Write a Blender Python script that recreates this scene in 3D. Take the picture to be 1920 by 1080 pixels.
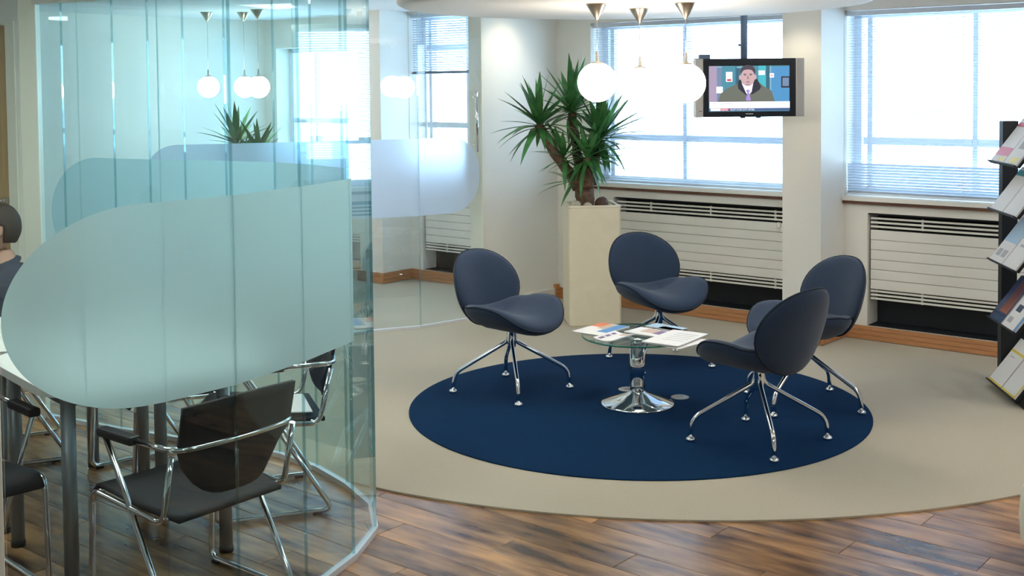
import bpy, bmesh, math, random
from mathutils import Vector, Matrix
random.seed(7)
PI = math.pi
S = bpy.context.scene
C = S.collection
for o in list(bpy.data.objects): bpy.data.objects.remove(o)

# ---------------------------------------------------------------- camera
FPX, PITCH, ROLL, PY, EYE = 2227.4, .0443, -.0098, 258.8, 1.75
cam_d = bpy.data.cameras.new('camera'); cam = bpy.data.objects.new('camera', cam_d); C.objects.link(cam)
cam_d.sensor_width = 36; cam_d.sensor_fit = 'HORIZONTAL'; cam_d.lens = 36*FPX/1920
cam_d.shift_y = -(540-PY)/1920; cam_d.clip_start = .05; cam_d.clip_end = 200
cam.matrix_world = Matrix.Translation((0, 0, EYE)) @ Matrix.Rotation(PI/2-PITCH, 4, 'X') @ Matrix.Rotation(ROLL, 4, 'Z')
S.camera = cam

# ---------------------------------------------------------------- world, exposure
w = bpy.data.worlds.new('sky'); S.world = w; w.use_nodes = True
bgn = w.node_tree.nodes['Background']; bgn.inputs[0].default_value = (.55, .78, 1.0, 1); bgn.inputs[1].default_value = 7.0
vs = S.view_settings; vs.view_transform = 'Standard'; vs.look = 'None'; vs.gamma = 1; vs.use_curve_mapping = False; vs.exposure = 1.3
S.cycles.transparent_max_bounces = 40
S.cycles.max_bounces = 14; S.cycles.diffuse_bounces = 5; S.cycles.glossy_bounces = 6; S.cycles.transmission_bounces = 10

# ---------------------------------------------------------------- photo geometry helpers (pixel -> point)
TH = -.6907
WD = Vector((math.cos(TH), math.sin(TH), 0)); WN = Vector((-math.sin(TH), math.cos(TH), 0))
WALL = 7.68                                     # distance of the window wall along WN
def W(s, n, z=0.): return WD*s + WN*n + Vector((0, 0, z))
def ray(x, y):
    vx, vy, vz = x-960., -(y-PY), -FPX
    c, s = math.cos(ROLL), math.sin(ROLL); vx, vy = c*vx-s*vy, s*vx+c*vy
    c, s = math.cos(PITCH), math.sin(PITCH)
    return Vector((vx, -vz*c+vy*s, vy*c+vz*s))/FPX
def fl(x, y, z=0.):
    r = ray(x, y); return r*((z-EYE)/r.z)+Vector((0, 0, EYE))
def at(x, y, Y):
    r = ray(x, y); return r*(Y/r.y)+Vector((0, 0, EYE))
def s_at(x, n):                                 # s coordinate where the view column x meets the plane WN = n
    r = ray(x, 160); p = r*(n/r.dot(WN)); return p.dot(WD)
def px(p):
    q = Vector(p)-Vector((0, 0, EYE)); c, s = math.cos(PITCH), math.sin(PITCH)
    f_, u = q.y*c-q.z*s, q.y*s+q.z*c
    if f_ < .1: return (-9999, -9999)
    c, s = math.cos(ROLL), math.sin(ROLL); x, y = c*q.x+s*u, -s*q.x+c*u
    return (960+FPX*x/f_, PY-FPX*y/f_)

# ---------------------------------------------------------------- materials
M = {}
def mat(name, col, rough=.6, metal=0., noise=None, bump=0., nscale=60., coat=0., sheen=0., spec=.5, stretch=None, emit=None, estr=0., rnd=0.):
    m = bpy.data.materials.new(name); m.use_nodes = True; nt = m.node_tree; b = nt.nodes['Principled BSDF']
    b.inputs['Base Color'].default_value = (*col, 1); b.inputs['Roughness'].default_value = rough; b.inputs['Metallic'].default_value = metal
    b.inputs['Coat Weight'].default_value = coat; b.inputs['Sheen Weight'].default_value = sheen; b.inputs['Specular IOR Level'].default_value = spec
    if emit: b.inputs['Emission Color'].default_value = (*emit, 1); b.inputs['Emission Strength'].default_value = estr
    if noise is not None or bump or rnd:
        tc = nt.nodes.new('ShaderNodeTexCoord'); mp = nt.nodes.new('ShaderNodeMapping'); nt.links.new(tc.outputs['Object'], mp.inputs[0])
        if stretch: mp.inputs['Scale'].default_value = stretch
        nz = nt.nodes.new('ShaderNodeTexNoise'); nz.inputs['Scale'].default_value = nscale; nz.inputs['Detail'].default_value = 5
        nt.links.new(mp.outputs[0], nz.inputs['Vector'])
        if rnd:
            oi = nt.nodes.new('ShaderNodeObjectInfo'); ad = nt.nodes.new('ShaderNodeVectorMath'); ad.operation = 'ADD'
            mu = nt.nodes.new('ShaderNodeMath'); mu.operation = 'MULTIPLY'; mu.inputs[1].default_value = 37.
            nt.links.new(oi.outputs['Random'], mu.inputs[0]); cx = nt.nodes.new('ShaderNodeCombineXYZ')
            for i in range(3): nt.links.new(mu.outputs[0], cx.inputs[i])
            nt.links.new(mp.outputs[0], ad.inputs[0]); nt.links.new(cx.outputs[0], ad.inputs[1]); nt.links.new(ad.outputs[0], nz.inputs['Vector'])
        if noise is not None:
            cr = nt.nodes.new('ShaderNodeValToRGB'); e = cr.color_ramp.elements
            e[0].position = .3; e[1].position = .72; e[0].color = (*noise, 1); e[1].color = (*col, 1)
            nt.links.new(nz.outputs['Fac'], cr.inputs[0]); out = cr.outputs[0]
            if rnd:
                hs = nt.nodes.new('ShaderNodeHueSaturation'); mr = nt.nodes.new('ShaderNodeMapRange')
                mr.inputs['To Min'].default_value = 1-rnd; mr.inputs['To Max'].default_value = 1+rnd
                nt.links.new(oi.outputs['Random'], mr.inputs[0]); nt.links.new(mr.outputs[0], hs.inputs['Value']); nt.links.new(out, hs.inputs['Color']); out = hs.outputs[0]
            nt.links.new(out, b.inputs['Base Color'])
        if bump:
            bp = nt.nodes.new('ShaderNodeBump'); bp.inputs['Strength'].default_value = bump; bp.inputs['Distance'].default_value = .004
            nt.links.new(nz.outputs['Fac'], bp.inputs['Height']); nt.links.new(bp.outputs[0], b.inputs['Normal'])
    M[name] = m; return m

def glass_mat(name, tint, f0=.04, gain=1.0):
    """thin pane: tinted straight-through transmission plus Fresnel (Schlick) mirror reflection"""
    m = bpy.data.materials.new(name); m.use_nodes = True; nt = m.node_tree; nt.nodes.clear()
    N = nt.nodes.new; L = nt.links.new
    out = N('ShaderNodeOutputMaterial'); mix = N('ShaderNodeMixShader'); tr = N('ShaderNodeBsdfTransparent'); gl = N('ShaderNodeBsdfGlossy')
    tr.inputs[0].default_value = (*tint, 1); gl.inputs['Roughness'].default_value = 0.; gl.inputs[0].default_value = (1, 1, 1, 1)
    ge = N('ShaderNodeNewGeometry'); d = N('ShaderNodeVectorMath'); d.operation = 'DOT_PRODUCT'
    L(ge.outputs['Incoming'], d.inputs[0]); L(ge.outputs['Normal'], d.inputs[1])
    ab = N('ShaderNodeMath'); ab.operation = 'ABSOLUTE'; L(d.outputs['Value'], ab.inputs[0])
    om = N('ShaderNodeMath'); om.operation = 'SUBTRACT'; om.inputs[0].default_value = 1; L(ab.outputs[0], om.inputs[1])
    pw = N('ShaderNodeMath'); pw.operation = 'POWER'; pw.inputs[1].default_value = 5; L(om.outputs[0], pw.inputs[0])
    ma = N('ShaderNodeMath'); ma.operation = 'MULTIPLY_ADD'; ma.inputs[1].default_value = (1-f0)*gain; ma.inputs[2].default_value = f0*gain; L(pw.outputs[0], ma.inputs[0])
    L(ma.outputs[0], mix.inputs[0]); L(tr.outputs[0], mix.inputs[1]); L(gl.outputs[0], mix.inputs[2]); L(mix.outputs[0], out.inputs[0])
    M[name] = m; return m

def film_mat(name, col, k=.5):
    m = bpy.data.materials.new(name); m.use_nodes = True; nt = m.node_tree; nt.nodes.clear(); N = nt.nodes.new; L = nt.links.new
    out = N('ShaderNodeOutputMaterial'); a = N('ShaderNodeBsdfDiffuse'); b = N('ShaderNodeBsdfTranslucent'); r = N('ShaderNodeBsdfRefraction')
    a.inputs[0].default_value = (*col, 1); b.inputs[0].default_value = (*col, 1); r.inputs[0].default_value = (*col, 1)
    r.inputs['Roughness'].default_value = .55; r.inputs['IOR'].default_value = 1.25
    m1 = N('ShaderNodeMixShader'); m1.inputs[0].default_value = .62; L(a.outputs[0], m1.inputs[1]); L(b.outputs[0], m1.inputs[2])
    m2 = N('ShaderNodeMixShader'); m2.inputs[0].default_value = k; L(m1.outputs[0], m2.inputs[1]); L(r.outputs[0], m2.inputs[2]); L(m2.outputs[0], out.inputs[0])
    M[name] = m; return m

mat('wall', (.86, .85, .80), .8, bump=.05, nscale=90)
mat('ceiling', (.80, .82, .84), .9)
mat('raft', (.84, .82, .79), .7)
mat('carpet', (.56, .505, .40), .95, noise=(.46, .415, .33), bump=.5, nscale=240, spec=.2)
mat('rug', (.001, .031, .100), .97, noise=(.001, .021, .070), bump=.6, nscale=300, spec=.15)
mat('subfloor', (.10, .06, .04), .8)
mat('plank', (.60, .32, .135), .25, noise=(.07, .036, .026), nscale=2.3, stretch=(1.2, 6, 1), bump=.03, rnd=.32, spec=.6)
mat('oak', (.60, .30, .13), .45, noise=(.47, .21, .085), nscale=8, stretch=(1.2, 1.2, 16))
mat('sill_wood', (.20, .085, .05), .5, noise=(.13, .055, .035), nscale=9)
mat('white_metal', (.83, .82, .77), .42)
mat('frame', (.80, .86, .93), .45)
mat('frame_dark', (.10, .15, .24), .5)
mat('slat', (.66, .74, .84), .45)
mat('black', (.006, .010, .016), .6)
mat('black_plastic', (.012, .015, .020), .42, bump=.05, nscale=200)
mat('black_fabric', (.008, .010, .014), .7, bump=.2, nscale=400)
mat('navy', (.013, .034, .082), .85, noise=(.009, .025, .062), bump=.15, nscale=260, sheen=.2)
mat('navy_pipe', (.009, .022, .045), .8)
mat('chrome', (.82, .83, .85), .08, 1.)
mat('steel', (.52, .46, .38), .3, 1.)
mat('grey_leg', (.28, .31, .34), .38, .6)
mat('table_white', (.86, .86, .82), .4)
mat('cream', (.86, .78, .60), .6, noise=(.82, .735, .56), nscale=14)
mat('cream_paint', (.84, .83, .72), .5)
mat('pouf', (.86, .84, .72), .7)
mat('door_wood', (.62, .43, .22), .5, noise=(.52, .34, .16), nscale=5, stretch=(9, 9, .6))
mat('bark', (.23, .145, .10), .9, noise=(.10, .058, .042), bump=.9, nscale=38)
mat('leaf', (.10, .32, .085), .40, noise=(.035, .15, .05), nscale=9, rnd=.35)
mat('soil', (.06, .04, .03), .95, bump=.8, nscale=60)
mat('stone_pale', (.62, .55, .43), .8, noise=(.42, .37, .29), nscale=22)
mat('stone_brown', (.12, .065, .05), .75, noise=(.07, .04, .03), nscale=22)
mat('globe', (1, 1, 1), .4, emit=(1, .90, .76), estr=9.)
mat('fill_panel_glow', (1, 1, 1), .4, emit=(1, .95, .86), estr=7.)  # glow of the added ceiling fill panels
mat('spot_lens', (1, 1, 1), .4, emit=(1, .88, .68), estr=10.)
mat('silver', (.48, .47, .46), .38, .55)
mat('tv_black', (.010, .014, .022), .22)
mat('skin', (.56, .33, .24), .6)
mat('hair', (.045, .028, .02), .6, bump=.6, nscale=160, stretch=(1, 1, .2))
mat('shirt', (.05, .06, .09), .8)
mat('trousers', (.03, .032, .04), .85)
mat('paper', (.86, .85, .84), .6)
mat('print_grey', (.50, .50, .53), .6)
mat('print_blue', (.14, .34, .68), .4)
mat('print_sky', (.48, .66, .84), .4)
mat('print_navy', (.03, .05, .13), .4)
mat('print_red', (.72, .09, .11), .4)
mat('print_orange', (.88, .26, .12), .4)
mat('print_yellow', (.86, .66, .10), .4)
mat('print_teal', (.08, .33, .37), .4)
mat('print_purple', (.21, .12, .23), .4)
mat('print_tan', (.66, .50, .38), .4)
mat('facade', (.80, .79, .76), .9, noise=(.72, .71, .69), nscale=1.2)
mat('facade_glass', (.30, .36, .42), .3)
glass_mat('joint', (.80, .90, .92), .10)
mat('track', (.74, .77, .80), .35, .3)
glass_mat('pod_glass', (.865, .952, .965), .032)
glass_mat('part_glass', (.965, .985, .99), .04)
glass_mat('window_glass', (.97, .985, .99), .03)
glass_mat('table_glass', (.90, .965, .945), .05)
mat('glass_edge', (.03, .20, .15), .15, spec=.8)
film_mat('film', (.66, .86, .90), .30)
film_mat('film_far', (.72, .80, .93), .35)

# ---------------------------------------------------------------- mesh builder
class MB:
    def __init__(self): self.v, self.f, self.m, self.s = [], [], [], []
    def add(self, vs, fs, mi=0, sm=False):
        b = len(self.v); self.v += [Vector(q) for q in vs]
        for f in fs: self.f.append([b+i for i in f]); self.m.append(mi); self.s.append(sm)
        return self
    def box(self, lo, hi, mi=0, X=None):
        (x0, y0, z0), (x1, y1, z1) = lo, hi
        vs = [Vector(q) for q in ((x0, y0, z0), (x1, y0, z0), (x1, y1, z0), (x0, y1, z0), (x0, y0, z1), (x1, y0, z1), (x1, y1, z1), (x0, y1, z1))]
        if X: vs = [X @ q for q in vs]
        return self.add(vs, [(0, 3, 2, 1), (4, 5, 6, 7), (0, 1, 5, 4), (1, 2, 6, 5), (2, 3, 7, 6), (3, 0, 4, 7)], mi)
    def bevbox(self, lo, hi, r=.006, mi=0, X=None):
        bm = bmesh.new(); bmesh.ops.create_cube(bm, size=1)
        for q in bm.verts: q.co = Vector([(lo[i]+hi[i])/2+q.co[i]*(hi[i]-lo[i]) for i in range(3)])
        bmesh.ops.bevel(bm, geom=bm.edges[:], offset=r, segments=2, affect='EDGES', profile=.6)
        bm.verts.index_update(); vs = [(X @ q.co if X else q.co.copy()) for q in bm.verts]
        self.add(vs, [[q.index for q in f.verts] for f in bm.faces], mi); bm.free(); return self
    def wbox(self, s0, s1, n0, n1, z0, z1, mi=0):     # box in window-wall coordinates
        vs = [W(s, n, z) for z in (z0, z1) for s, n in ((s0, n0), (s1, n0), (s1, n1), (s0, n1))]
        return self.add(vs, [(0, 3, 2, 1), (4, 5, 6, 7), (0, 1, 5, 4), (1, 2, 6, 5), (2, 3, 7, 6), (3, 0, 4, 7)], mi)
    def slab(self, a, b, t, z0, z1, mi=0):            # upright slab over the floor line a-b, thickness t
        a, b = Vector((a[0], a[1], 0)), Vector((b[0], b[1], 0)); d = (b-a).normalized(); n = Vector((-d.y, d.x, 0))*t/2
        vs = [p+q+Vector((0, 0, z)) for z in (z0, z1) for p, q in ((a, -n), (b, -n), (b, n), (a, n))]
        return self.add(vs, [(0, 1, 2, 3)[::-1], (4, 5, 6, 7), (0, 1, 5, 4), (1, 2, 6, 5), (2, 3, 7, 6), (3, 0, 4, 7)], mi)
    def tube(self, pts, r, seg=10, closed=False, mi=0, rads=None):
        pts = [Vector(p) for p in pts]; n = len(pts); rings = []; prev = None
        for i, p in enumerate(pts):
            if closed: t = pts[(i+1) % n]-pts[i-1]
            else: t = pts[min(i+1, n-1)]-pts[max(i-1, 0)]
            t.normalize()
            if prev is None: u = t.orthogonal().normalized()
            else: u = prev-t*prev.dot(t); u = u.normalized() if u.length > 1e-6 else t.orthogonal().normalized()
            prev = u; v = t.cross(u); rr = rads[i] if rads else r
            rings.append([p+(u*math.cos(2*PI*k/seg)+v*math.sin(2*PI*k/seg))*rr for k in range(seg)])
        vs = [q for rg in rings for q in rg]; fs = []
        for i in range(n if closed else n-1):
            a, b = i*seg, ((i+1) % n)*seg
            fs += [(a+k, a+(k+1) % seg, b+(k+1) % seg, b+k) for k in range(seg)]
        self.add(vs, fs, mi, True)
        if not closed:
            self.add(rings[0], [list(range(seg))[::-1]], mi); self.add(rings[-1], [list(range(seg))], mi)
        return self
    def lathe(self, prof, seg=32, c=(0, 0, 0), mi=0, smooth=True, X=None, caps=True):
        c = Vector(c); vs = []
        for r, z in prof: vs += [c+Vector((max(r, 1e-4)*math.cos(2*PI*k/seg), max(r, 1e-4)*math.sin(2*PI*k/seg), z)) for k in range(seg)]
        if X: vs = [X @ q for q in vs]
        fs = [(i*seg+k, i*seg+(k+1) % seg, (i+1)*seg+(k+1) % seg, (i+1)*seg+k) for i in range(len(prof)-1) for k in range(seg)]
        self.add(vs, fs, mi, smooth)
        if not caps: return self
        self.add(vs[:seg], [list(range(seg))[::-1]], mi); self.add(vs[-seg:], [list(range(seg))], mi); return self
    def poly(self, pts, z0, z1, mi=0):
        n = len(pts); vs = [Vector((p[0], p[1], z)) for z in (z0, z1) for p in pts]
        return self.add(vs, [list(range(n))[::-1], list(range(n, 2*n))]+[(i, (i+1) % n, n+(i+1) % n, n+i) for i in range(n)], mi)
    def data(self, name, mats):
        me = bpy.data.meshes.new(name); me.from_pydata([tuple(q) for q in self.v], [], self.f)
        for m in (mats if isinstance(mats, (list, tuple)) else [mats]): me.materials.append(M[m])
        me.polygons.foreach_set('material_index', self.m); me.polygons.foreach_set('use_smooth', self.s); me.update()
        return me
    def build(self, name, mats, parent=None, fix=True):
        me = self.data(name, mats)
        if fix:
            bm = bmesh.new(); bm.from_mesh(me); bmesh.ops.remove_doubles(bm, verts=bm.verts, dist=1e-6); bmesh.ops.recalc_face_normals(bm, faces=bm.faces); bm.to_mesh(me); bm.free()
        return link(name, me, parent)
def link(name, me, parent=None, mtx=None):
    o = bpy.data.objects.new(name, me); C.objects.link(o)
    if parent: o.parent = parent
    if mtx is not None: o.matrix_basis = mtx
    return o
def tag(o, label, cat, group=None):
    o['label'] = label; o['category'] = cat
    if group: o['group'] = group
    return o
def empty(name, loc=(0, 0, 0), rz=0., label=None, cat=None, group=None):
    o = bpy.data.objects.new(name, None); C.objects.link(o); o.location = loc; o.rotation_euler = (0, 0, rz); o.empty_display_size = .1
    if label: tag(o, label, cat, group)
    return o
def struct(o): o['kind'] = 'structure'; return o
def fillet(pts, r, n=6, closed=False):
    pts = [Vector(p) for p in pts]; out = []; N = len(pts)
    for i, p in enumerate(pts):
        if not closed and i in (0, N-1): out.append(p); continue
        a, b = pts[i-1]-p, pts[(i+1) % N]-p; rr = min(r, a.length*.49, b.length*.49); a = p+a.normalized()*rr; b = p+b.normalized()*rr
        for k in range(n+1):
            t = k/n; out.append(a*(1-t)**2+p*2*t*(1-t)+b*t*t)
    return out
def copy_tree(o, parent=None):
    c = o.copy(); C.objects.link(c); c.parent = parent
    for ch in list(o.children): copy_tree(ch, c)
    return c
WX = Matrix.Rotation(TH, 4, 'Z')

# ================================================================ SETTING
CEIL = 2.42
# --- floor
f = MB(); f.box((-6.2, -2.2, -.14), (5.4, 12.6, -.013)); floor = struct(f.build('floor', 'subfloor'))
PL, PW = 1.22, .155
pm = MB(); pm.bevbox((-PL/2+.001, -PW/2+.001, -.012), (PL/2-.001, PW/2-.001, 0), .0015); pmd = pm.data('plank', 'plank')
CC, CR = Vector((.914, 7.552, 0)), 2.885        # carpet edge circle
for j in range(-30, 60):
    n = j*PW
    for i in range(-12, 8):
        s = i*PL + ((j*.37) % 1)*PL
        c = W(s, n)
        if c.y < 2.6 or c.x < -4.2 or c.y > 7.2: continue
        pts = [W(s+a*PL/2, n+b*PW/2) for a in (-1, -.5, 0, .5, 1) for b in (-1, 1)]
        if all((q-CC).length < CR-.14 for q in pts): continue
        if not any(-60 < px(q)[0] < 1980 and px(q)[1] < 1140 for q in pts): continue
        link('plank', pmd, floor, Matrix.Translation(c-Vector((0, 0, 0))) @ WX)
# --- beige carpet and round blue rug
POD = [(-1.395, 3.20), (-1.225, 3.36), (-1.045, 3.52), (-.882, 3.715), (-.722, 4.02), (-.602, 4.33), (-.553, 4.60), (-.60, 4.86), (-.735, 5.12), (-.905, 5.36), (-1.115, 5.565), (-1.375, 5.70), (-1.60, 5.80), (-1.80, 5.895), (-2.01, 6.00), (-2.335, 6.185), (-2.50, 6.28)]
def clear_pod(p, gap=.016):                     # keep a carpet edge point just outside the glass line
    c = Vector((-1.95, 4.50)); d = Vector((p[0], p[1]))-c; L = d.length; d.normalize()
    for a, b in zip(POD, POD[1:]):
        a, b = Vector(a)-c, Vector(b)-c; e = b-a; den = d.x*e.y-d.y*e.x
        if abs(den) < 1e-9: continue
        t = (a.x*e.y-a.y*e.x)/den; u = (a.x*d.y-a.y*d.x)/den
        if t > 0 and 0 <= u <= 1 and L < t+gap: q = c+d*(t+gap); return Vector((q.x, q.y, 0))
    return p
pts = [clear_pod(CC+Vector((math.cos(a), math.sin(a), 0))*CR) for a in [math.radians(188+(337-188)*k/220) for k in range(221)]]
NE = 7.655
pts += [Vector((5.14, 5.66, 0))]
for a, b, n in ((-3.389, -3.713, 7.302), (-5.857, -5.986, 6.734), (-7.527, -7.863, 7.302)): pts += [W(a, NE), W(a, n), W(b, n), W(b, NE)]
pts += [W(-9.56, NE), Vector((-5.9, 7.85, 0)), Vector((-5.9, 7.36, 0)), Vector((-2.87, 7.36, 0)), Vector((-2.87, 7.15, 0))]
cm = MB(); cm.poly(pts, .0005, .008)
tag(cm.build('carpet', 'carpet'), 'beige carpet with a curved edge laid over the wood floor', 'carpet')
RC, RR = Vector((.66, 6.37, 0)), 1.229
rm = MB(); rm.lathe([(0, .0085), (RR-.004, .0085), (RR, .0095), (RR, .013), (RR-.004, .0145), (0, .0145)], 128, RC)
tag(rm.build('round_rug', 'rug'), 'large round navy blue rug under the lounge chairs', 'rug')
RUGZ, CARZ = .0145, .008
# --- ceiling
cm = MB(); cm.box((-6.2, -2.2, CEIL), (5.4, 12.6, CEIL+.1)); struct(cm.build('ceiling', 'ceiling'))
# --- window wall with openings
def wall_open(mb, s0, s1, n0, n1, z0, z1, ops):
    ss = sorted({s0, s1, *[q for o in ops for q in o[:2]]}); zs = sorted({z0, z1, *[q for o in ops for q in o[2:]]})
    for a, b in zip(ss, ss[1:]):
        run = None
        for c, d in zip(zs, zs[1:]):
            hole = any(o[0] <= (a+b)/2 <= o[1] and o[2] <= (c+d)/2 <= o[3] for o in ops)
            if hole:
                if run: mb.wbox(a, b, n0, n1, *run); run = None
            else: run = (run[0], d) if run else (c, d)
        if run: mb.wbox(a, b, n0, n1, *run)
ZS = .975
WIN = {  # name: (s0, s1, z0, z1)
 'right': (-3.41, -1.2, ZS, 2.235), 'mid': (-5.53, -3.62, ZS, 2.235), 'office': (-7.545, -6.0, ZS, 2.40), 'far': (-9.40, -7.86, ZS, 2.14)}
RAD = {'right': (-3.242, -1.35), 'mid': (-5.32, -3.62), 'office': (-7.40, -6.05), 'far': (-9.3, -7.95)}
wm = MB(); ops = [v for v in WIN.values()]+[(a, b, .098, .868) for a, b in RAD.values()]
wall_open(wm, -9.7, .6, WALL, WALL+.32, 0, CEIL, ops)
struct(wm.build('wall_back', 'wall', fix=False))
# pillars
for k, (a, b) in enumerate([(-3.69, -3.412), (-7.84, -7.55)]):
    q = MB(); q.wbox(a, b, 7.325, WALL+.002, 0, CEIL); struct(q.build('wall_pillar', 'wall'))
# wall between lounge and office
PS = -5.87
q = MB(); q.wbox(PS-.10, PS, 6.77, WALL-.001, 0, CEIL); struct(q.build('wall_side', 'wall'))
q = MB(); q.wbox(PS-.115, PS+.012, 6.735, 6.768, 0, CEIL); struct(q.build('trim_1', 'cream_paint'))
# remaining shell
q = MB(); q.box((5.2, -2.1, 0), (5.3, 5.9, CEIL)); struct(q.build('wall_right', 'wall'))
q = MB(); q.box((-6.1, -2.1, 0), (5.3, -2., CEIL)); struct(q.build('wall_front', 'wall'))
q = MB(); q.box((-6.1, -2.1, 0), (-6., 7.9, CEIL)); struct(q.build('wall_left', 'wall'))
q = MB(); q.wbox(-9.7, -9.58, 2.2, WALL+.3, 0, CEIL); struct(q.build('wall_office', 'wall'))
# baseboards (three oak boards each)
def baseboard(name, s0, s1, n, depth=.022, h=.10, m='oak'):
    root = struct(MB().wbox(s0, s1, n-depth*.5, n, .008, h*.98).build(name, m))
    for k in range(3):
        MB().wbox(s0, s1, n-depth+k*.003, n-depth*.5+.001, .010+k*.031, .010+k*.031+.029).build('board', m, root)
baseboard('baseboard_right', -3.40, -.9, WALL)
baseboard('baseboard_mid', -5.86, -3.70, WALL)
baseboard('baseboard_office', -7.54, -5.98, WALL)
baseboard('baseboard_far', -9.57, -7.85, WALL)
baseboard('baseboard_pillar', -3.69, -3.412, 7.325)
baseboard('baseboard_column', -7.862, -7.528, 7.325)
def board_n(name, s, n0, n1, m, d=.022, h=.10):     # along the wall normal
    r = struct(MB().wbox(min(s, s+d*.5), max(s, s+d*.5), n0, n1, .008, h*.98).build(name, m))
    for k in range(3): MB().wbox(*sorted((s+d*.5-.001*math.copysign(1, d), s+d-.003*k*math.copysign(1, d))), n0, n1, .010+k*.031, .010+k*.031+.029).build('board', m, r)
board_n('baseboard_reveal', -3.412, 7.325, WALL-.023, 'oak')
board_n('baseboard_column_side', -7.55, 7.325, WALL-.023, 'oak')
q = MB(); q.wbox(PS, PS+.014, 6.78, WALL-.03, .008, .10); struct(q.build('baseboard_side', 'white_metal'))
q = MB(); q.wbox(PS+.0, PS+.03, WALL-.065, WALL-.024, .008, .13); struct(q.build('trim_2', 'oak'))

# --- windows
def window(idx, key, mull, trans, posts=()):
    s0, s1, z0, z1 = WIN[key]; n0, n1 = WALL+.17, WALL+.23
    root = struct(empty('window_%d' % idx, W((s0+s1)/2, n0, z0)))
    def part(name, mb, m): o = mb.build(name, m); o.parent = root; o.matrix_parent_inverse = Matrix.Translation(-root.location); return o
    fr = MB(); fr.wbox(s0, s1, n0, n1, z0, z0+.045); fr.wbox(s0, s1, n0, n1, z1-.045, z1); fr.wbox(s0, s0+.05, n0, n1, z0, z1); fr.wbox(s1-.05, s1, n0, n1, z0, z1)
    part('frame', fr, 'frame')
    ms = [s0+.05]+list(mull)+[s1-.05]
    for q in mull: part('mullion', MB().wbox(q-.016, q+.016, n0-.012, n1, z0+.045, z1-.045), 'frame')
    for q in posts: part('sash_post', MB().wbox(q-.018, q+.018, n0-.006, n1-.01, z0+.045, z1-.045), 'frame')
    tz = [z0+.045]+list(trans)+[z1-.045]
    for a, b in zip(ms, ms[1:]):
        for t in trans: part('transom', MB().wbox(a+.02, b-.02, n0-.008, n1, t-.024, t+.024), 'frame')
        for c, d in zip(tz, tz[1:]): part('pane', MB().wbox(a-.01, b+.01, n0+.028, n0+.034, c, d), 'window_glass')
    part('sill', MB().wbox(s0-.02 if key != 'right' else s0, s1+.02, WALL-.035, n0, z0-.028, z0-.001), 'white_metal')
    part('sill_edge', MB().wbox(s0-.02 if key != 'right' else s0, s1+.02, WALL-.022, WALL-.001, z0-.05, z0-.029), 'sill_wood')
    return root
NG = WALL+.19
window(1, 'right', [s_at(1832, NG)], [1.345], [s_at(1634, NG)])
window(2, 'mid', [s_at(1288, NG)], [1.33], [s_at(1152, NG)])
window(3, 'office', [s_at(812, NG), s_at(882, NG)], [1.40, 2.10], [])
window(4, 'far', [s_at(597, NG)], [1.42])
# daylight portals in the window openings
for k, (s0, s1, z0, z1) in WIN.items():
    l = bpy.data.lights.new('portal_'+k, 'AREA'); l.shape = 'RECTANGLE'; l.size = s1-s0; l.size_y = z1-z0; l.cycles.is_portal = True
    o = bpy.data.objects.new('portal_'+k, l); C.objects.link(o); o.location = W((s0+s1)/2, WALL+.31, (z0+z1)/2)
    o.rotation_euler = (-WN).to_track_quat('-Z', 'Y').to_euler()

# --- venetian blinds
def blind(label, s0, s1, ztop, zbot, pitch, closed_below, group='venetian blinds at the windows', rail='slat', stack=0, m='slat', tilt=.12):
    n = WALL+.045
    root = empty('venetian_blind', W((s0+s1)/2, n, zbot), TH, label, 'blind', group)
    L2 = (s1-s0)/2; H = ztop-zbot
    MB().bevbox((-L2, -.022, H-.032), (L2, .022, H), .003).build('headrail', 'slat', root)
    MB().bevbox((-L2, -.013, 0), (L2, .013, .014), .003).build('bottom_rail', rail, root)
    sl = MB(); w = .0125; k = [(-w, -.0018), (-w*.5, .0002), (0, .0009), (w*.5, .0002), (w, -.0018)]
    sl.add([(x*L2, y, z) for x in (-1, 1) for y, z in k], [(i, i+1, i+6, i+5) for i in range(4)], 0, True)
    sd = sl.data('slat', m); z = .02+.0
    i = 0
    while z < H-.04 and i < 290:
        a = tilt
        if z+zbot < closed_below: a = .85
        o = link('slat', sd, root, Matrix.Translation((0, 0, z)) @ Matrix.Rotation(-a, 4, 'X')); z += pitch if i >= stack else .0045; i += 1
    nc = max(2, int((s1-s0)/.65)+1)
    for q in range(nc):
        x = -L2+.16+(2*L2-.32)*q/(nc-1)
        MB().tube([(x, -.0135, .01), (x, -.0135, H-.03)], .0012, 5).build('ladder_cord', 'white_metal', root)
    return root
blind('lowered venetian blind with dense lower slats behind the brochure rack', -3.405, -1.21, 2.23, .982, .0187, 1.19)
blind('lowered venetian blind with open slats behind the television', -5.525, -3.63, 2.23, .982, .0187, 1.0)
blind('half raised venetian blind behind the glass partition, with a dark bottom rail', -7.54, -6.01, 2.395, 1.86, .021, 0, rail='frame_dark', tilt=.42)

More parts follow.
